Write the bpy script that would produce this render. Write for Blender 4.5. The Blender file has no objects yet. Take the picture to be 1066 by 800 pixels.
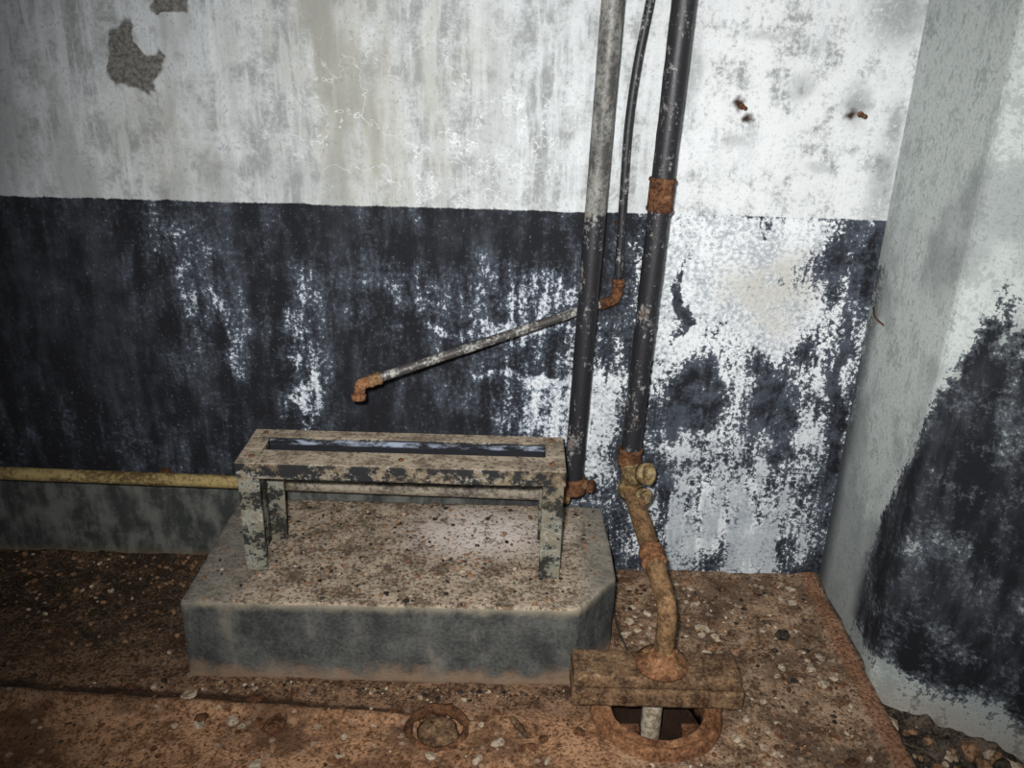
import bpy, bmesh, math, random
from mathutils import Vector, Matrix, noise as mn
random.seed(7)
scene=bpy.context.scene
try:
    scene.view_settings.view_transform='Standard'
except Exception: pass

# ------------------------------------------------------------------ node helpers
class S:
    def __init__(s,g,k): s.g=g; s.k=k
    def _m(s,op,o,rev=False):
        return s.g.math(op,o,s) if rev else s.g.math(op,s,o)
    def __add__(s,o): return s._m('ADD',o)
    __radd__=__add__
    def __mul__(s,o): return s._m('MULTIPLY',o)
    __rmul__=__mul__
    def __sub__(s,o): return s._m('SUBTRACT',o)
    def __rsub__(s,o): return s._m('SUBTRACT',o,True)
class G:
    def __init__(g,name):
        g.mat=bpy.data.materials.new(name); g.mat.use_nodes=True
        g.nt=g.mat.node_tree; g.bsdf=g.nt.nodes['Principled BSDF']
        tc=g.nt.nodes.new('ShaderNodeTexCoord'); g.P=tc.outputs['Object']
        sp=g.nt.nodes.new('ShaderNodeSeparateXYZ'); g.nt.links.new(g.P,sp.inputs[0])
        g.x,g.y,g.z=[S(g,sp.outputs[i]) for i in range(3)]
    def put(g,inp,v):
        if isinstance(v,S): v=v.k
        if isinstance(v,bpy.types.NodeSocket): g.nt.links.new(v,inp)
        else:
            if isinstance(v,(tuple,list)) and len(v)==3 and len(inp.default_value)==4: v=(*v,1)
            inp.default_value=v
    def math(g,op,a,b=0.0,clamp=False):
        n=g.nt.nodes.new('ShaderNodeMath'); n.operation=op; n.use_clamp=clamp
        g.put(n.inputs[0],a); g.put(n.inputs[1],b); return S(g,n.outputs[0])
    def mx(g,a,b): return g.math('MAXIMUM',a,b)
    def mi(g,a,b): return g.math('MINIMUM',a,b)
    def ma(g,v,mul=(1,1,1),add=(0,0,0)):
        n=g.nt.nodes.new('ShaderNodeVectorMath'); n.operation='MULTIPLY_ADD'
        g.put(n.inputs[0],v); n.inputs[1].default_value=mul; n.inputs[2].default_value=add
        return n.outputs[0]
    def noise(g,scale,det=5,rough=.6,dist=0,mul=None,add=(0,0,0),col=False):
        n=g.nt.nodes.new('ShaderNodeTexNoise')
        v=g.P if mul is None and add==(0,0,0) else g.ma(g.P,mul or (1,1,1),add)
        g.put(n.inputs['Vector'],v)
        n.inputs['Scale'].default_value=scale; n.inputs['Detail'].default_value=det
        n.inputs['Roughness'].default_value=rough; n.inputs['Distortion'].default_value=dist
        return n.outputs['Color'] if col else S(g,n.outputs[0])
    def voro(g,scale,feat='F1',mul=None,rnd=1.0):
        n=g.nt.nodes.new('ShaderNodeTexVoronoi'); n.feature=feat
        g.put(n.inputs['Vector'],g.P if mul is None else g.ma(g.P,mul)); n.inputs['Scale'].default_value=scale
        n.inputs['Randomness'].default_value=rnd
        return S(g,n.outputs['Distance'])
    def ss(g,v,a,b,lo=0.0,hi=1.0,smooth=True):
        n=g.nt.nodes.new('ShaderNodeMapRange'); n.interpolation_type='SMOOTHSTEP' if smooth else 'LINEAR'
        if a>b: a,b,lo,hi=b,a,hi,lo
        g.put(n.inputs[0],v)
        for i,k in enumerate((a,b,lo,hi)): n.inputs[i+1].default_value=k
        return S(g,n.outputs[0])
    def warp(g,amt,scale,det=3):
        c=g.noise(scale,det,.6,col=True)
        n=g.nt.nodes.new('ShaderNodeVectorMath'); n.operation='MULTIPLY_ADD'
        g.put(n.inputs[0],c); n.inputs[1].default_value=(amt,)*3; 
        m=g.ma(g.P,(1,1,1),(-amt/2,)*3); g.nt.links.new(m,n.inputs[2]); return n.outputs[0]
    def blob(g,v,c,r,w=1.0,inner=.15):
        mul=tuple(1/q if q else 0 for q in r); add=tuple(-p*m for p,m in zip(c,mul))
        m=g.ma(v,mul,add); n=g.nt.nodes.new('ShaderNodeVectorMath'); n.operation='LENGTH'
        g.nt.links.new(m,n.inputs[0])
        return g.ss(S(g,n.outputs['Value']),inner,1.0,w,0.0)
    def mix(g,f,a,b):
        n=g.nt.nodes.new('ShaderNodeMix'); n.data_type='RGBA'; n.clamp_factor=True
        g.put(n.inputs[0],f); g.put(n.inputs[6],a); g.put(n.inputs[7],b); return n.outputs[2]
    def out(g,col,rough=.85,height=None,bump=.3,dist=.01,metal=0.0,spec=.25):
        g.put(g.bsdf.inputs['Base Color'],col); g.put(g.bsdf.inputs['Roughness'],rough)
        g.put(g.bsdf.inputs['Metallic'],metal); g.put(g.bsdf.inputs['Specular IOR Level'],spec)
        if height is not None:
            b=g.nt.nodes.new('ShaderNodeBump'); b.inputs['Strength'].default_value=bump; b.inputs['Distance'].default_value=dist
            g.put(b.inputs['Height'],height); g.nt.links.new(b.outputs[0],g.bsdf.inputs['Normal'])
        return g.mat

# ------------------------------------------------------------------ materials
def mat_wall_back():
    g=G('wall_back_paint'); x,z=g.x,g.z
    w=g.warp(.26,5.5,4); w2=g.warp(.04,25,2)
    fine=g.noise(85,4,.75); med=g.noise(11,5,.72); streak=g.noise(16,5,.70,mul=(1,1,.26))
    slow=g.noise(4.5,4,.6,mul=(1,1,.22),add=(3,0,1)); drip=g.noise(38,3,.65,mul=(1,1,.09),add=(1,0,0))
    # upper plaster
    up=g.mix(g.ss(med*.45+slow*.35+fine*.2,.42,.58),(.27,.285,.285),(.59,.62,.63))
    up=g.mix(g.ss(streak*.6+drip*.4,.46,.58)*.5,up,(.71,.75,.77))
    beige=g.mx(g.blob(w,(-.40,0,1.50),(.42,0,.6),1.0,.3),g.blob(w,(-.95,0,1.30),(.25,0,.25),.6))
    up=g.mix(beige*g.ss(slow*.6+streak*.4,.40,.58)*.75,up,(.38,.37,.30))
    up=g.mix(g.blob(w,(-1.5,0,1.3),(.35,0,.5),.6)*g.ss(med,.4,.6),up,(.30,.285,.36))
    up=g.mix(g.ss(slow,.49,.61)*g.ss(x,.2,-.2)*.5,up,(.19,.195,.18))
    rgt=g.ss(x,.1,.6)
    up=g.mix(rgt*g.ss(med*.6+fine*.4,.41,.53)*.75,up,(.72,.74,.75))
    up=g.mix(g.ss(fine*.4+streak*.3+med*.3,.53,.60)*g.ss(x,-.3,.4,.6,.40),up,(.20,.22,.23))
    up=g.mix(g.ss(g.math('ABSOLUTE',g.noise(6,4,.6,add=(5,2,1))-.5),.006,.0)*g.blob(w,(-.25,0,1.35),(.7,0,.35),.65),up,(.80,.83,.83))
    for c,r,k in (((.867,1.44),(.055,.08),.8),((.975,1.39),(.03,.06),.8),((.72,1.48),(.05,.06),.5),((.80,1.28),(.06,.02),.5),((.43,1.52),(.05,.14),.7),((.565,1.34),(.05,.03),.5),((.93,1.66),(.12,.12),.8),((.62,1.60),(.10,.02),.4),((.97,1.2),(.06,.35),.6),((-1.45,1.55),(.3,.15),.5),((-.62,1.22),(.15,.09),.4)):
        up=g.mix(g.blob(w2,(c[0],0,c[1]),(r[0],0,r[1]),k)*g.ss(fine,.32,.52),up,(.25,.27,.27))
    for c in ((.562,1.435),(.590,1.398),(.855,1.415)):
        up=g.mix(g.blob(w2,(c[0],0,c[1]),(.024,0,.022),1,.2),up,(.035,.018,.013))
    wp=g.warp(.11,11)
    patch=g.mx(g.blob(wp,(-.985,0,1.505),(.075,0,.088),1,.87),g.blob(wp,(-.875,0,1.64),(.05,0,.035),1,.8))
    cut=g.blob(w2,(-.945,0,1.558),(.034,0,.050),1,.85)
    patch=g.mi(patch,1.0-cut)
    # dark dado
    n=med*.27+streak*.29+fine*.33+drip*.11
    pos=[((-.86,.86),(.16,.26),.065),((-.79,.74),(.06,.20),.05),((-.60,.72),(.13,.34),.07),((-.585,.50),(.035,.25),.09),((-.95,1.06),(.12,.16),.055),((-.28,.92),(.45,.16),.045),
         ((.05,.72),(.36,.42),.05),((.12,.50),(.22,.22),.06),((.26,.45),(.12,.35),.06),((.12,.90),(.2,.12),.05),((-.05,.80),(.34,.035),.07),((.05,.66),(.30,.03),.06),
         ((.70,.60),(.70,.95),.110),((.48,1.04),(.22,.22),.15),((.74,1.06),(.26,.14),.15),((.66,.86),(.22,.14),.11),((.45,.80),(.10,.25),.06),((.62,.10),(.55,.30),.07),((-1.25,.45),(.35,.12),.03)]
    neg=[((-1.35,.7),(.42,.5),-.05),((-.40,.55),(.14,.22),-.045),((-.72,.45),(.10,.2),-.045),((.87,1.04),(.09,.11),-.105),((.47,.90),(.03,.17),-.15),((.53,.60),(.15,.17),-.085),((.79,.58),(.14,.26),-.085),((.955,.62),(.03,.50),-.09),((-.1,1.05),(.3,.08),-.03),((.70,.72),(.05,.06),-.06),((.255,.95),(.05,.2),-.05),((.50,.32),(.12,.12),-.05)]
    b=None
    for c,r,wt in pos+neg:
        k=g.blob(w,(c[0],0,c[1]),(r[0],0,r[1]),wt); b=k if b is None else b+k
    f=n+b
    peel=g.ss(f,.582,.614)
    halo=g.ss(f,.50,.61)
    dark=g.mix(g.ss(slow*.30+streak*.40+med*.3,.45,.62),(.0085,.0092,.0125),(.036,.041,.051))
    dark=g.mix(halo*.48,dark,(.11,.135,.175))
    dark=g.mix(g.ss(fine,.60,.68)*.5,dark,(.17,.19,.22))
    dark=g.mix(g.ss(x,.35,.55)*g.ss(med,.42,.6)*.6,dark,(.085,.10,.13))
    pl=g.mix(g.ss(med*.4+fine*.6,.42,.56),(.34,.37,.40),(.72,.75,.77))
    pl=g.mix(g.ss(x,.3,.1)*g.ss(f,.66,.60),pl,(.38,.43,.49))
    pl=g.mix(g.blob(w,(.72,0,.95),(.20,0,.18),.75,.3)*g.ss(x,.4,.5)*g.ss(med,.35,.55),pl,(.44,.43,.38))
    pl=g.mix(g.ss(z,.80,.2,0,.6)*g.ss(x,.1,.3)*g.ss(streak,.40,.56),pl,(.24,.28,.315))
    low=g.mix(peel,dark,pl)
    foot=g.ss(z+(med-.5)*.05,.285,.255)*g.ss(x,.2,-.2)
    fc=g.mix(g.ss(med*.5+streak*.5,.42,.6),(.035,.039,.037),(.13,.135,.12))
    fc=g.mix(g.ss(z,.05,.0,0,.7),fc,(.16,.12,.06))
    low=g.mix(foot,low,fc)
    edge=g.ss(z+(fine-.5)*.010+(med-.5)*.016,1.149,1.145)
    col=g.mix(edge,up,low)
    pc=g.mix(g.ss(fine,.4,.6),(.085,.083,.078),(.19,.185,.165))
    col=g.mix(patch,col,pc)
    return g.out(col,.8,fine*.3+med*.45,.55,.012)
def mat_wall_right():
    g=G('wall_right_paint'); z=g.z
    s=g.x*.555-g.y-.555
    fine=g.noise(80,4,.75); med=g.noise(8,5,.72); streak=g.noise(11,5,.68,mul=(1,1,.35)); slow=g.noise(3,3,.6)
    n=med*.36+streak*.30+fine*.34
    base=g.mix(g.ss(n,.42,.56),(.33,.37,.355),(.60,.64,.62))
    base=g.mix(g.ss(streak*.3+med*.35+fine*.35+g.ss(s,.35,.7,0,.02),.50,.57)*.65,base,(.15,.185,.175))
    base=g.mix(g.ss(s,.10,.0,0,.35)*g.ss(z,1.4,.8),base,(.28,.30,.31))
    base=g.mix(g.ss(slow+g.ss(z,.9,.2,0,.14),.48,.64)*.6,base,(.19,.21,.21))
    zb=g.mi((s-.31)*2.9+.40,1.04)
    d=g.ss(zb-z,-.20,.16,-.10,.13)+g.ss(z,.0,.10,-.12,0)
    f=n*-1+1.0+d
    dark=g.ss(f,.535,.55)*g.ss(s,.24,.32)
    dc=g.mix(g.ss(streak,.4,.65),(.007,.008,.011),(.034,.038,.047))
    dc=g.mix(g.ss(f,.63,.55)*.5,dc,(.13,.15,.17))
    low=g.ss(s,.0,.10,1,0)*g.ss(n+g.ss(z,1.2,.2,-.05,.05),.45,.49)*g.ss(z,1.15,1.1)
    col=g.mix(low*.85,base,(.03,.035,.042))
    col=g.mix(dark,col,dc)
    col=g.mix(g.ss(z,.03,-.06,0,.6),col,(.30,.27,.22))
    return g.out(col,.8,fine*.3+med*.45,.5,.012)
def mat_floor():
    g=G('floor_dirt'); x,y=g.x,g.y
    fine=g.noise(110,4,.75); med=g.noise(14,5,.7); big=g.noise(4.5,4,.65); grit=g.voro(75); spots=g.voro(24)
    n=med*.5+fine*.5
    c=g.mix(g.ss(n,.42,.58),(.075,.042,.025),(.30,.180,.108))
    fr=g.ss(y+(med-.5)*.10,-.60,-.66)
    orange=g.mix(g.ss(n,.41,.59),(.18,.088,.043),(.56,.315,.175))
    orange=g.mix(g.ss(big,.46,.60)*.78,orange,(.115,.060,.034))
    c=g.mix(fr*g.ss(x,1.0,.8),c,orange)
    rt=g.ss(x+(med-.5)*.3,.2,.5)
    tan=g.mix(g.ss(n,.41,.59),(.13,.080,.050),(.46,.315,.205))
    tan=g.mix(g.ss(big,.46,.59)*.72,tan,(.080,.052,.036))
    c=g.mix(rt*.85,c,tan)
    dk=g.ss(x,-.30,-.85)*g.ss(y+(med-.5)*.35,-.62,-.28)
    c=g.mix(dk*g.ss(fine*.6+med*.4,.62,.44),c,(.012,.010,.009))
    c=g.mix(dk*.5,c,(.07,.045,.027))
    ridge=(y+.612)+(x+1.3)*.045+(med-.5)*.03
    c=g.mix(g.ss(g.math('ABSOLUTE',ridge-.022),.024,.006,0,.8)*g.ss(x,-.05,-.3),c,(.03,.017,.011))  # shadow line beside the ridge, painted dark into the floor colour
    c=g.mix(g.ss(spots+(fine-.5)*.25,.24,.14)*g.ss(big+rt*.1,.44,.54)*.55*(1.0-dk),c,(.52,.41,.31))
    c=g.mix(g.ss(grit,.24,.10)*g.ss(med+rt*.08,.50,.60)*.5,c,(.42,.33,.24))
    c=g.mix(g.ss(fine,.45,.36)*.75,c,(.04,.021,.013))
    strip=g.ss(x,.930,.94)*g.ss(x,.985,.978)
    c=g.mix(strip*.8,c,g.mix(g.ss(fine,.4,.6),(.15,.065,.035),(.38,.20,.115)))
    rec=g.ss(x,.98,1.0)
    c=g.mix(rec,c,g.mix(g.ss(n,.42,.6),(.02,.016,.013),(.16,.12,.09)))
    pit=g.ss(g.z,-.03,-.08)*(1.0-rec)
    c=g.mix(pit,c,(.030,.016,.010))
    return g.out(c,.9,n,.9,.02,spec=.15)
def mat_plinth():
    g=G('plinth_concrete'); x,y,z=g.x,g.y,g.z
    w=g.warp(.12,6)
    fine=g.noise(100,4,.75); med=g.noise(13,5,.7); st=g.noise(12,5,.6,mul=(1,1,.4))
    n=med*.5+fine*.5
    top=g.mix(g.ss(n,.42,.58),(.125,.092,.064),(.42,.34,.255))
    top=g.mix(g.blob(w,(-.06,-.17,0),(.32,.19,0),.95)*g.ss(n,.38,.50),top,(.68,.60,.55))
    top=g.mix(g.ss(fine,.46,.39)*.7,top,(.05,.036,.026))
    top=g.mix(g.ss(x,-.62,-.76,0,.65),top,(.15,.15,.135))
    top=g.mix(g.ss(x,.16,.26,0,.65),top,(.17,.17,.15))
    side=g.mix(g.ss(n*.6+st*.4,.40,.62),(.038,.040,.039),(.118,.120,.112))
    side=g.mix(g.ss(z+(med-.5)*.06,.205,.24,0,.9),side,(.25,.22,.16))
    side=g.mix(g.ss(z+(med-.5)*.16,.06,.0,0,.85),side,(.26,.175,.115))
    side=g.mix(g.ss(st,.58,.68)*.40,side,(.22,.19,.14))
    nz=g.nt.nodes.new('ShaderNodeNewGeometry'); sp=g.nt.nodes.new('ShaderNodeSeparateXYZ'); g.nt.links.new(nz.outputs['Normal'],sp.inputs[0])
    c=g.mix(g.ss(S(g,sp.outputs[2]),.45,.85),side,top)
    return g.out(c,.9,n,.6,.012,spec=.15)
def mat_frame():
    g=G('frame_painted_steel')
    fine=g.noise(90,4,.72); med=g.noise(18,5,.7); st=g.noise(16,5,.65,mul=(.35,1,1)); z=g.z
    n=med*.45+fine*.3+st*.25
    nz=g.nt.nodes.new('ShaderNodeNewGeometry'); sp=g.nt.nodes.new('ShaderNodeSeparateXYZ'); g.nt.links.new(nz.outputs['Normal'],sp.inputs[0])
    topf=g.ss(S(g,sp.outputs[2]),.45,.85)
    top=g.mix(g.ss(n,.42,.56),(.16,.125,.09),(.38,.315,.235))
    top=g.mix(g.ss(fine,.44,.37)*.8,top,(.05,.035,.025))
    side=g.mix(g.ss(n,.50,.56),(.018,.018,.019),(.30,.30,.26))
    side=g.mix(g.ss(med,.48,.60)*.7,side,(.18,.13,.075))
    leg=g.mix(g.ss(n,.465,.54),(.022,.023,.020),(.29,.30,.255))
    leg=g.mix(g.ss(fine*.5+med*.5,.49,.56)*.75,leg,(.14,.105,.06))
    side=g.mix(g.ss(z,.52,.50),side,leg)
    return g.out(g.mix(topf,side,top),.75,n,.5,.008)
def mat_slat():
    g=G('slot_lining_blue_paint'); n=g.noise(34,5,.72,mul=(.3,1,1))
    c=g.mix(g.ss(n,.44,.60)*g.ss(g.z,.545,.551),(.010,.011,.015),(.27,.31,.39))
    return g.out(c,.7,n,.4,.006)
def mat_rust(name='rust',a=(.035,.017,.010),b=(.15,.068,.033),c3=(.27,.165,.095)):
    g=G(name); fine=g.noise(120,4,.75); med=g.noise(28,5,.7); n=fine*.5+med*.5
    c=g.mix(g.ss(n,.40,.58),a,b); c=g.mix(g.ss(n,.56,.66),c,c3)
    return g.out(c,.88,n,.5,.004,spec=.15)
def mat_pipe(name,dark=(.014,.014,.017),light=(.24,.25,.25),split=None,bias=0.0):
    g=G(name); fine=g.noise(100,4,.72); med=g.noise(22,5,.7,mul=(1,1,.5)); n=fine*.45+med*.55
    c=g.mix(g.ss(n+bias,.53,.62),dark,light)
    if split is not None:
        c2=g.mix(g.ss(n,.42,.62),(.055,.055,.052),(.30,.305,.285)); c2=g.mix(g.ss(fine,.56,.62)*.7,c2,(.10,.06,.03))
        c=g.mix(g.ss(g.z+(med-.5)*.05,split-.004,split+.004),c,c2)
    c=g.mix(g.ss(med,.60,.7)*.6,c,(.15,.085,.045))
    return g.out(c,.5,n,.35,.004,spec=.45)
def mat_yellowpipe():
    g=G('horizontal_pipe_rusty_yellow'); fine=g.noise(90,4,.72); med=g.noise(12,5,.7,mul=(.5,1,1)); n=fine*.5+med*.5
    c=g.mix(g.ss(n,.42,.58),(.09,.06,.025),(.33,.25,.105))
    c2=g.mix(g.ss(n,.40,.58),(.07,.06,.05),(.30,.26,.20))
    c=g.mix(g.ss(g.x,-.72,-.6),c,c2)
    return g.out(c,.8,n,.5,.005)
def mat_plain(name,a,b,sc=60,rough=.85,bump=.4):
    g=G(name); n=g.noise(sc,4,.7); return g.out(g.mix(g.ss(n,.4,.6),a,b),rough,n,bump,.004,spec=.2)

M={}
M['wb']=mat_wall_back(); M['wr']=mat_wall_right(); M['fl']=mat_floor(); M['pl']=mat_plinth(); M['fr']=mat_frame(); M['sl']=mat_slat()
M['rust']=mat_rust(); M['rust_tan']=mat_rust('rust_tan',(.070,.040,.021),(.23,.135,.066),(.36,.25,.145))
M['rust_orange']=mat_rust('rust_orange',(.07,.03,.015),(.25,.12,.058),(.40,.25,.14))
M['beam']=mat_rust('beam_rust',(.045,.026,.016),(.19,.115,.063),(.38,.27,.16))
M['p1']=mat_pipe('pipe_black_grey',split=1.165); M['p2']=mat_pipe('pipe_black',bias=-.01); M['p3']=mat_pipe('pipe_thin_dark',light=(.3,.31,.3),bias=0.0)
M['p3g']=mat_pipe('pipe_thin_grey',dark=(.05,.045,.042),light=(.34,.34,.31),bias=.04)
M['yp']=mat_yellowpipe(); M['brass']=mat_plain('valve_brass',(.085,.058,.026),(.27,.20,.10),50,.55,.25)
M['pale']=mat_plain('pebble_pale',(.22,.165,.11),(.48,.39,.29)); M['brown']=mat_plain('pebble_brown',(.10,.055,.028),(.28,.16,.09)); M['dark']=mat_plain('clod_dark',(.012,.010,.009),(.06,.045,.035))
M['stub']=mat_plain('stub_pipe_pale',(.22,.17,.11),(.48,.41,.32)); M['ceil']=mat_plain('ceiling_plaster',(.45,.45,.43),(.6,.6,.58),8)
M['black']=mat_plain('rubber_black',(.01,.01,.01),(.03,.03,.03))

# ------------------------------------------------------------------ mesh helpers
def link(o,parent=None):
    bpy.context.collection.objects.link(o)
    if parent: o.parent=parent
    return o
def empty(name):
    e=bpy.data.objects.new(name,None); e.empty_display_size=.1; return link(e)
def mesh(name,verts,faces,mat,parent=None,smooth=False):
    me=bpy.data.meshes.new(name); me.from_pydata([tuple(v) for v in verts],[],faces); me.update()
    bm=bmesh.new(); bm.from_mesh(me); bmesh.ops.recalc_face_normals(bm,faces=bm.faces); bm.to_mesh(me); bm.free()
    for m in (mat if isinstance(mat,list) else [mat]): me.materials.append(m)
    if smooth:
        for p in me.polygons: p.use_smooth=True
    return link(bpy.data.objects.new(name,me),parent)
def box(name,lo,hi,mat,parent=None,bev=.003,rough=0.0):
    vs=[(x,y,z) for z in (lo[2],hi[2]) for y in (lo[1],hi[1]) for x in (lo[0],hi[0])]
    fs=[(0,1,3,2),(4,6,7,5),(0,4,5,1),(2,3,7,6),(0,2,6,4),(1,5,7,3)]
    o=mesh(name,vs,fs,mat,parent)
    if rough:
        erode(o,rough,bev)
    elif bev:
        b=o.modifiers.new('bev','BEVEL'); b.width=bev; b.segments=2
    return o
_tex={}
def erode(o,strength,bev,vox=.006,size=.05):
    b=o.modifiers.new('bev','BEVEL'); b.width=bev; b.segments=2
    r=o.modifiers.new('rm','REMESH'); r.mode='VOXEL'; r.voxel_size=vox; r.use_smooth_shade=True
    if size not in _tex:
        t=bpy.data.textures.new('erode%g'%size,'CLOUDS'); t.noise_scale=size; t.noise_depth=3; _tex[size]=t
    d=o.modifiers.new('d','DISPLACE'); d.texture=_tex[size]; d.texture_coords='LOCAL'; d.strength=strength; d.mid_level=.5
def crom(pts,per=10):
    P=[Vector(p) for p in pts]
    if len(P)==2: return [P[0].lerp(P[1],i/40) for i in range(41)]
    out=[]
    for i in range(len(P)-1):
        p0=P[max(i-1,0)];p1=P[i];p2=P[i+1];p3=P[min(i+2,len(P)-1)]
        for k in range(per):
            t=k/per
            out.append(.5*((2*p1)+(-p0+p2)*t+(2*p0-5*p1+4*p2-p3)*t*t+(-p0+3*p1-3*p2+p3)*t**3))
    out.append(P[-1]); return out
def fillet(pts,rad,seg=6):
    P=[Vector(p) for p in pts]; out=[P[0]]
    for i in range(1,len(P)-1):
        a=(P[i-1]-P[i]); b=(P[i+1]-P[i]); r=min(rad,a.length*.45,b.length*.45)
        A=P[i]+a.normalized()*r; B=P[i]+b.normalized()*r
        for k in range(seg+1):
            t=k/seg; out.append((1-t)**2*A+2*t*(1-t)*P[i]+t*t*B)
    out.append(P[-1]); return out
def tube(name,path,rad,mat,parent=None,seg=20,nz=0.0,cap=True):
    P=[Vector(p) for p in path]; n=len(P); rr=rad if callable(rad) else (lambda t:rad)
    T=[(P[min(i+1,n-1)]-P[max(i-1,0)]).normalized() for i in range(n)]
    u=T[0].orthogonal().normalized(); V=[];F=[]
    for i in range(n):
        u=(u-T[i]*u.dot(T[i])).normalized(); w=T[i].cross(u); r=rr(i/(n-1))
        for k in range(seg):
            a=2*math.pi*k/seg; d=u*math.cos(a)+w*math.sin(a); q=P[i]+d*r
            if nz: q=q+d*nz*mn.noise(q*60)
            V.append(q)
    for i in range(n-1):
        for k in range(seg):
            F.append((i*seg+k,i*seg+(k+1)%seg,(i+1)*seg+(k+1)%seg,(i+1)*seg+k))
    if cap: F.append(tuple(range(seg-1,-1,-1))); F.append(tuple((n-1)*seg+k for k in range(seg)))
    return mesh(name,V,F,mat,parent,smooth=True)
def straight(a,b,n=30):
    a=Vector(a);b=Vector(b); return [a.lerp(b,i/n) for i in range(n+1)]
def lathe(name,prof,c,axis,mat,parent=None,seg=28,closed=False,nz=0.0):
    q=Vector((0,0,1)).rotation_difference(Vector(axis).normalized()); V=[];F=[]; m=len(prof)
    for k in range(seg):
        a=2*math.pi*k/seg
        for r,h in prof:
            p=q@Vector((r*math.cos(a),r*math.sin(a),h))+Vector(c)
            if nz: p=p+Vector((mn.noise(p*40),mn.noise(p*40+Vector((9,0,0))),mn.noise(p*40+Vector((0,9,0)))))*nz
            V.append(p)
    for k in range(seg):
        k2=(k+1)%seg
        for i in range(m if closed else m-1):
            j=(i+1)%m; F.append((k*m+i,k*m+j,k2*m+j,k2*m+i))
    if not closed:
        F.append(tuple(k*m for k in range(seg))[::-1]); F.append(tuple(k*m+m-1 for k in range(seg)))
    return mesh(name,V,F,mat,parent,smooth=seg>8)
def coupling(name,c,axis,r,l,mat,parent):
    return lathe(name,[(r*.9,-l/2),(r*1.06,-l/2+.002),(r*1.1,-l/2+.008),(r,-l/2+.012),(r,l/2-.012),(r*1.1,l/2-.008),(r*1.06,l/2-.002),(r*.9,l/2)],c,axis,mat,parent,nz=.001)

# ------------------------------------------------------------------ room shell
box('wall_back',(-3.2,0,-.3),(1.15,.15,2.9),M['wb'],bev=0)
A=(1.0,0.05);B=(1.0,-.45);Cc=(3.0,-1.70)
base=[A,B,Cc,(3.1,-1.54),(1.12,-.30),(1.12,.05)]
n=len(base); V=[(x,y,-.3) for x,y in base]+[(x,y,2.9) for x,y in base]
F=[tuple(range(n-1,-1,-1)),tuple(range(n,2*n))]+[(i,(i+1)%n,(i+1)%n+n,i+n) for i in range(n)]
wr=mesh('wall_right',V,F,M['wr']); bv=wr.modifiers.new('b','BEVEL'); bv.width=.02; bv.segments=4; bv.limit_method='ANGLE'; bv.angle_limit=math.radians(20)
box('ceiling',(-3.2,-3.6,2.9),(3.2,.15,3.0),M['ceil'],bev=0)
def sm(a,b,t):
    t=max(0,min(1,(t-a)/(b-a))); return t*t*(3-2*t)
PIT=(.39,-.61)
def fh(x,y):
    p=Vector((x,y,0)); h=.007*mn.noise(p*6)+.005*mn.noise(p*17)+.003*mn.noise(p*43)-.005
    ry=-.612-.045*(x+1.3)
    h+=.018*math.exp(-((y-ry)/.012)**2)*(1-sm(-.3,-.1,x))
    h+=.010*sm(ry,ry+.03,y)*(1-sm(-.9,-.2,x)) 
    h+=.012*sm(-.12,0,y)+.015*max(0,mn.noise(p*9))*(1-sm(-1.0,-.6,x))*sm(-.5,-.2,y)
    d=math.hypot(x-PIT[0],y-PIT[1])
    h-=.14*(1-sm(.118,.135,d))
    d2=math.hypot(x+.161,y+.688); h-=.03*(1-sm(.055,.070,d2))
    h+=.006*(sm(.925,.935,x)-sm(.985,.99,x))
    rc=sm(.986,1.0,x)*(1-sm(-.46,-.40,y)); h-=rc*(.075-.03*mn.noise(p*14)-.015*mn.noise(p*35))
    return h
nx,ny=430,230; x0,x1,y0,y1=-3.0,2.6,-3.0,.02
xs=[x0+(x1-x0)*i/nx for i in range(nx+1)]
ys=[y0+(y1-y0)*(1-(1-j/ny)**1.7) for j in range(ny+1)]
V=[(x,y,fh(x,y)) for y in ys for x in xs]
F=[(j*(nx+1)+i,j*(nx+1)+i+1,(j+1)*(nx+1)+i+1,(j+1)*(nx+1)+i) for j in range(ny) for i in range(nx)]
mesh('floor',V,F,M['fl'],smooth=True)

# ------------------------------------------------------------------ plinth
pb=[(-.828,-.003),(-.828,-.535),(.185,-.525),(.297,-.375),(.290,-.003)]
n=len(pb); V=[(x,y,-.012) for x,y in pb]+[(x,y,.237) for x,y in pb]
F=[tuple(range(n-1,-1,-1)),tuple(range(n,2*n))]+[(i,(i+1)%n,(i+1)%n+n,i+n) for i in range(n)]
pl=mesh('concrete_plinth',V,F,M['pl']); erode(pl,.008,.008,.0075,.06)

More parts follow.
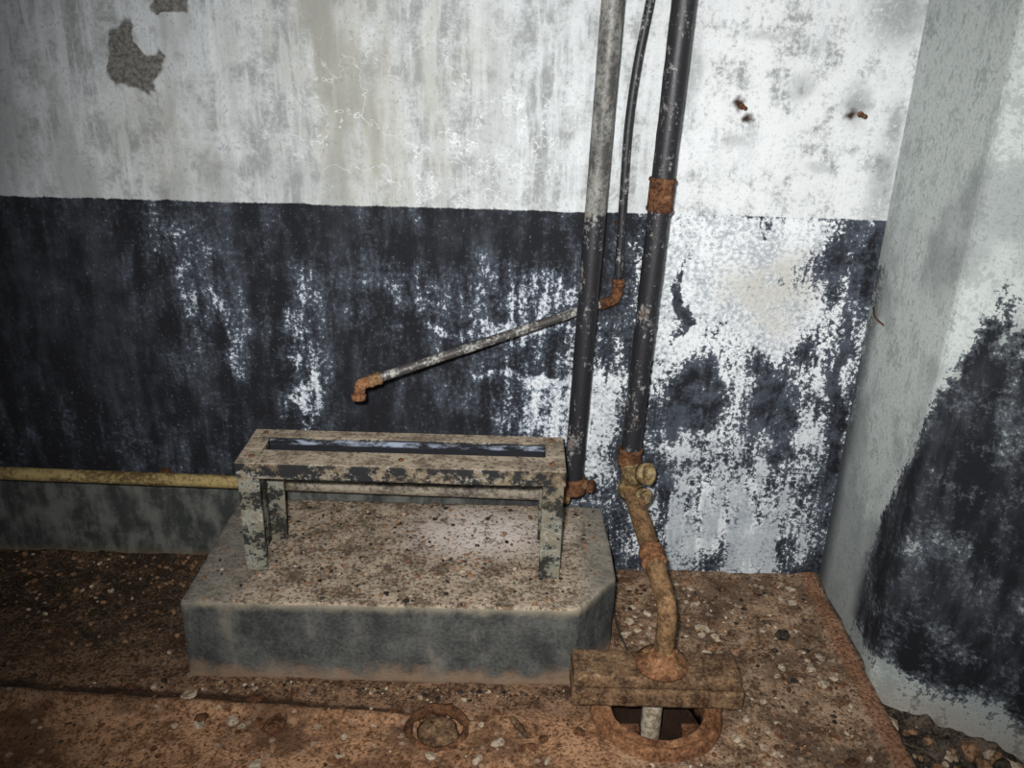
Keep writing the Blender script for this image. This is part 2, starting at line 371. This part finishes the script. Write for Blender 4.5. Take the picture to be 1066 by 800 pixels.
# ------------------------------------------------------------------ stand frame on plinth
fr=empty('steel_stand_frame'); zt=.565; zb=.52; L,R=-.700,.145; Y0,Y1=-.40,-.195
box('front_rail',(L,Y0,zb),(R,-.318,zt),M['fr'],fr,.004)
box('back_rail',(L,-.245,zb),(R,Y1,zt),M['fr'],fr,.004)
box('end_rail_left',(L,-.318,zb),(L+.052,-.245,zt-.001),M['fr'],fr,.003)
box('end_rail_right',(R-.052,-.318,zb),(R,-.245,zt-.001),M['fr'],fr,.003)
box('slot_lining',(L+.052,-.253,zb-.02),(R-.052,-.2455,zt-.004),M['sl'],fr,.002)
def leg(nm,xa,sx,ya,sy):
    w=.056; t=.012; d=.062
    pts=[(xa,ya),(xa+sx*w,ya),(xa+sx*w,ya+sy*t),(xa+sx*t,ya+sy*t),(xa+sx*t,ya+sy*d),(xa,ya+sy*d)]
    n=len(pts); V=[(a,b,.2395) for a,b in pts]+[(a,b,zb+.002) for a,b in pts]
    F=[tuple(range(n-1,-1,-1)),tuple(range(n,2*n))]+[(i,(i+1)%n,(i+1)%n+n,i+n) for i in range(n)]
    o=mesh(nm,V,F,M['fr'],fr); b=o.modifiers.new('b','BEVEL'); b.width=.003; b.segments=2
leg('leg_front_left',L+.004,1,Y0+.004,1); leg('leg_front_right',R-.004,-1,Y0+.004,1)
leg('leg_back_left',L+.02,1,Y1-.035,-1); leg('leg_back_right',R-.004,-1,Y1-.004,-1)
for i,(bx,by) in enumerate([(-.665,-.36),(.11,-.36),(-.665,-.22),(.11,-.22),(-.28,-.36)]):
    lathe('rivet_%d'%(i+1),[(.008,-.002),(.008,.002),(.004,.005)],(bx,by,zt),(0,0,1),M['rust'],fr,10)

# ------------------------------------------------------------------ pipes
wp=empty('vertical_supply_pipe')
tube('riser',straight((.1865,-.10,.335),(.2385,-.10,2.9),60),.028,M['p1'],wp,nz=.0012)
coupling('elbow_collar',(.188,-.10,.365),(0,0,1),.034,.05,M['rust'],wp)
tube('side_nipple',straight((.19,-.10,.375),(.235,-.12,.372),6),.014,M['rust_tan'],wp)
lathe('side_cap',[(.016,-.01),(.02,-.008),(.02,.008),(.015,.01)],(.238,-.121,.372),(1,-.4,0),M['rust'],wp,6)

hp=empty('horizontal_wall_pipe')
tube('pipe_run',straight((-3.0,-.095,.365),(.165,-.10,.330),80),.0195,M['yp'],hp,nz=.001)
coupling('end_union',(.155,-.10,.330),(1,0,0),.026,.05,M['rust_tan'],hp)
for i,x in enumerate((-2.2,-1.05,-.62)):
    box('bracket_%d'%(i+1),(x-.012,-.085,.31),(x+.012,.004,.33),M['rust'],hp,.002)

sp=empty('standpipe_with_valve')
d2=Vector((.0335,0,1.2)).normalized()
tube('riser',straight((.339,-.15,.465),(.407,-.15,2.9),70),.0285,M['p2'],sp,nz=.0015)
coupling('coupling_upper',(.3605,-.15,1.225),d2,.032,.085,M['rust'],sp)
coupling('coupling_lower',(.3395,-.15,.490),d2,.033,.05,M['rust'],sp)
low=fillet([(.339,-.15,.48),(.345,-.165,.405),(.380,-.47,.337),(.402,-.582,.285),(.3965,-.587,.126)],.10,14)
pp=[]
for i in range(len(low)-1):
    k=max(1,int((low[i+1]-low[i]).length/.012))
    for j in range(k): pp.append(low[i].lerp(low[i+1],j/k))
pp.append(low[-1])
tube('offset_bend',pp,lambda t:.0265-.002*t,M['rust_tan'],sp,nz=.0006)
coupling('bend_collar',(.376,-.44,.346),(.037,-.325,-.068),.031,.05,M['rust_orange'],sp)
lathe('floor_flange',[(.03,0),(.066,0),(.068,.008),(.050,.012),(.036,.020),(.031,.040),(.024,.045)],(.3965,-.588,.127),(0,0,1),M['rust_orange'],sp,nz=.002)
for i in range(4):
    a=math.pi/4+i*math.pi/2
    lathe('flange_bolt_%d'%(i+1),[(.009,0),(.009,.008),(.006,.010)],(.3965+.052*math.cos(a),-.59+.043*math.sin(a),.137),(0,0,1),M['rust_tan'],sp,6)
tube('lower_stub',straight((.385,-.592,.03),(.385,-.592,-.13),10),.026,M['stub'],sp)
lathe('valve_body',[(.020,-.055),(.033,-.050),(.034,-.034),(.030,-.030),(.0305,0),(.030,.025),(.034,.030),(.033,.045),(.020,.05)],(.347,-.175,.425),(.10,-.45,1),M['brass'],sp,24)
lathe('valve_port',[(.018,0),(.020,.022),(.031,.023),(.031,.046),(.023,.047),(.021,.030),(.002,.028)],(.358,-.185,.452),(.62,-.75,.40),M['brass'],sp,24)
lathe('valve_drain',[(.016,0),(.018,.020),(.026,.021),(.026,.038),(.019,.039),(.017,.026),(.002,.024)],(.360,-.205,.402),(.45,-.85,.10),M['brass'],sp,24)

tp=empty('thin_feed_pipe')
pth=crom([(.36,-.035,2.9),(.335,-.035,2.1),(.320,-.035,1.78),(.311,-.035,1.674),(.292,-.035,1.53),(.281,-.035,1.38),(.281,-.035,1.2),(.283,-.035,.97)],12)
tube('drop',pth,.0115,M['p3'],tp)
end=Vector((-.375,-.24,.733)); st=Vector((.268,-.036,.912))
tube('elbow',fillet([(.2835,-.035,.965),(.283,-.035,.915),(.235,-.048,.901)],.03),.0155,M['rust'],tp,nz=.001)
coupling('elbow_ring_top',(.2835,-.035,.962),(0,0,1),.017,.022,M['rust'],tp)
tube('arm',straight(st,end,40),.0125,M['p3g'],tp,nz=.0006)
dv=(end-st).normalized()
coupling('spout_collar',end-dv*.015,dv,.0165,.035,M['rust_tan'],tp)
tube('spout',fillet([end,end+dv*.024,end+dv*.030+Vector((0,-.005,-.036))],.02),.0150,M['rust_orange'],tp,nz=.002)
lathe('spout_lip',[(.012,-.008),(.019,-.007),(.020,.007),(.012,.008)],end+dv*.030+Vector((0,-.005,-.032)),(0,.1,1),M['rust_orange'],tp,12)

# ------------------------------------------------------------------ base block, pit ring, plug
bb=empty('timber_support_block')
box('lower_board',(.170,-.645,.036),(.600,-.540,.088),M['beam'],bb,.004,.006)
box('upper_board',(.172,-.640,.089),(.590,-.536,.127),M['beam'],bb,.004,.006)
for i,x in enumerate((.30,.50)):
    lathe('bolt_%d'%(i+1),[(.010,0),(.010,.006),(.007,.008)],(x,-.645,.062),(0,-1,0),M['rust'],bb,6)
pr=empty('cast_iron_pit_ring')
lathe('rim',[(.118,-.06),(.118,.012),(.124,.018),(.134,.010),(.144,.008),(.152,.022),(.161,.020),(.168,.0),(.168,-.03),(.13,-.06)],(PIT[0],PIT[1],.004),(0,0,1),M['rust_orange'],pr,64,True,.003)
for i,a in enumerate((2.5,5.6,.7,3.9)):
    cx,cy=PIT[0]+.10*math.cos(a),PIT[1]+.10*math.sin(a)
    box('lug_%d'%(i+1),(cx-.022,cy-.012,-.02),(cx+.022,cy+.012,.008),M['rust'],pr,.003)
fp=empty('floor_access_plug')
lathe('plug_rim',[(.062,-.03),(.064,.004),(.070,.007),(.078,.005),(.083,-.006),(.08,-.03)],(-.161,-.688,-.003),(0,0,1),M['rust'],fp,40,True,.005)
lathe('plug_stone',[(.001,-.02),(.044,-.020),(.051,-.004),(.042,.012),(.018,.022),(.001,.022)],(-.156,-.690,-.014),(0,0,1),M['beam'],fp,22,False,.014)

# ------------------------------------------------------------------ wall stubs, wire, wood chip
for i,(x,z) in enumerate(((.572,1.43),(.880,1.418))):
    e=empty('wall_anchor_bolt' if i==0 else 'wall_anchor_bolt.001')
    tube('shank',straight((x,.004,z),(x+.004,-.028,z-.003),6),.0055,M['rust'],e,10,.001)
    lathe('plate',[(.008,0),(.008,.004),(.005,.005)],(x,.0,z),(0,-1,0),M['rust'],e,10,nz=.002)
tube('cut_pipe_stub',straight((.275,.004,1.12),(.277,-.03,1.118),6),.008,M['rust'],None,12)
tube('loose_wire',crom([(.297,-.10,.232),(.302,-.14,.16),(.305,-.25,.10),(.315,-.34,.05),(.345,-.42,.012)],8),.0026,M['black'],None,8)
tube('wall_hook_wire',crom([(1.0,-.02,.905),(.985,-.06,.915),(.975,-.10,.905),(.985,-.14,.895)],8),.0025,M['rust'],None,8)
tube('wood_chip',crom([(.020,-.655,.006),(.032,-.675,.008),(.045,-.695,.008),(.062,-.722,.005)],6),lambda t:.003+.006*math.sin(math.pi*min(1,t*.9+.05)),M['beam'],None,8,.003)

# ------------------------------------------------------------------ rubble
ico=bmesh.new(); bmesh.ops.create_icosphere(ico,subdivisions=1,radius=1.0)
IV=[v.co.copy() for v in ico.verts]; IF=[tuple(v.index for v in f.verts) for f in ico.faces]; ico.free()
def scatter(name,items):
    V=[];F=[];MI=[]
    for (x,y,z,s,flat,mi) in items:
        rot=Matrix.Rotation(random.random()*6.28,3,'Z')@Matrix.Rotation(random.uniform(-.3,.3),3,'X')
        sx,sy=random.uniform(.7,1.3),random.uniform(.6,1.1); b=len(V)
        for v in IV:
            k=random.uniform(.8,1.15); q=rot@Vector((v.x*sx*s*k,v.y*sy*s*k,v.z*s*flat*k)); V.append((x+q.x,y+q.y,z+q.z+s*flat*.4))
        for f in IF: F.append(tuple(b+i for i in f)); MI.append(mi)
    me=bpy.data.meshes.new(name); me.from_pydata(V,[],F)
    for m in (M['pale'],M['brown'],M['dark'],M['rust']): me.materials.append(m)
    me.polygons.foreach_set('material_index',MI); me.update()
    return link(bpy.data.objects.new(name,me))
def inpl(x,y): return -.84<x<.31 and y>-.55 and not (x>.2 and y< -.40 and (x-.2)>( y+.55)*.7)
items=[]
def ok(x,y): 
    return not inpl(x,y) and math.hypot(x-PIT[0],y-PIT[1])>.18 and math.hypot(x+.161,y+.688)>.085 and not(.165<x<.605 and -.65<y<-.53)
def rs(a,b): return a+(b-a)*random.random()**2.5
for _ in range(1700):
    x=random.uniform(-1.8,-.84); y=-abs(random.gauss(0,.25))-.01
    if y<-.6 or not ok(x,y): continue
    items.append((x,y,fh(x,y),rs(.002,.011),.6,random.choice((2,2,2,1,1,1,0) if random.random()<.3 else (2,2,1))))
for _ in range(1700):
    x=random.uniform(.31,.93); y=-random.random()*.85-.01
    if not ok(x,y): continue
    items.append((x,y,fh(x,y),rs(.0015,.010),.45,random.choice((0,1,1,1,2,3,3))))
for _ in range(120):
    x=random.uniform(.33,.92); y=-random.random()*.75-.03
    if not ok(x,y): continue
    items.append((x,y,fh(x,y)-.001,random.uniform(.008,.019),.25,random.choice((0,0,0,1))))
for _ in range(1500):
    x=random.uniform(-1.7,.95); y=random.uniform(-1.2,-.56)
    if not ok(x,y): continue
    items.append((x,y,fh(x,y),rs(.001,.006),.5,random.choice((0,1,1,1,2,2,3,3,3))))
for _ in range(110):
    x=random.uniform(-1.6,.9); y=random.uniform(-.85,-.58)
    if not ok(x,y): continue
    items.append((x,y,fh(x,y)-.001,random.uniform(.008,.022),.3,random.choice((1,3,1,3,0,0))))
for _ in range(350):
    x=random.uniform(-.82,.2); y=-.55-abs(random.gauss(0,.02))
    items.append((x,y,fh(x,y),rs(.002,.009),.5,random.choice((0,1,2,2,1,1))))
items.append((.80,-.30,fh(.80,-.30),.022,.7,2)); items.append((-.56,-.70,fh(-.56,-.70),.030,.5,3)); items.append((-.52,-.68,fh(-.52,-.68),.022,.5,1))
for _ in range(500):
    x=random.uniform(1.0,1.6); y=random.uniform(-1.1,-.46)
    if .2*x+.32*y>.045: continue
    items.append((x,y,fh(x,y),rs(.004,.028),.7,random.choice((0,1,2,2,1))))
scatter('floor_rubble',items)
items=[]
for _ in range(1500):
    x=random.uniform(-.80,.26); y=-random.random()*.5-.02
    if x>.17 and y<-.38: continue
    if random.random()< (.5 if abs(x+.05)<.2 and y>-.3 else 0): continue
    if (x<-.62 or x>.14) and random.random()<.6: continue
    items.append((x,y,.238,rs(.0015,.0085),.55,random.choice((0,1,1,2,2,1))))
for _ in range(60):
    x=random.uniform(-.82,.18); items.append((x,-.527,.238,rs(.002,.007),.5,random.choice((0,1))))
scatter('plinth_debris',items)

# ------------------------------------------------------------------ light
def spot(name,loc,tgt,e,size,ang,blend,col):
    l=bpy.data.lights.new(name,'SPOT'); l.energy=e; l.shadow_soft_size=size; l.spot_size=math.radians(ang); l.spot_blend=blend; l.color=col
    o=bpy.data.objects.new(name,l); o.location=loc; o.rotation_euler=(Vector(tgt)-Vector(loc)).to_track_quat('-Z','Y').to_euler(); link(o)
spot('camera_flash',(-.07,-2.36,1.70),(.22,0,.74),300,.03,90,1.0,(1,.985,.965))
spot('soft_fill_spot',(.45,-2.2,1.95),(.50,0,1.3),22,.12,90,1.0,(.95,.98,1))  # weak fill lamp added to soften the flash; no such source in the room
wd=bpy.data.worlds.new('world'); scene.world=wd; wd.use_nodes=True
wd.node_tree.nodes['Background'].inputs[0].default_value=(.86,.91,1,1); wd.node_tree.nodes['Background'].inputs[1].default_value=.15

# ------------------------------------------------------------------ camera
cam=bpy.data.cameras.new('camera'); co=bpy.data.objects.new('camera',cam); link(co)
cam.sensor_fit='HORIZONTAL'; cam.sensor_width=36; cam.lens=900/1066*36; cam.clip_start=.02
th=math.radians(22.35); r=math.radians(1.6)
r0=Vector((1,0,0)); u0=Vector((0,math.sin(th),math.cos(th))); fw=Vector((0,math.cos(th),-math.sin(th)))
Rv=math.cos(r)*r0+math.sin(r)*u0; Uv=-math.sin(r)*r0+math.cos(r)*u0
m=Matrix(((Rv.x,Uv.x,-fw.x,0),(Rv.y,Uv.y,-fw.y,-2.34),(Rv.z,Uv.z,-fw.z,1.6),(0,0,0,1)))
co.matrix_world=m
scene.camera=co
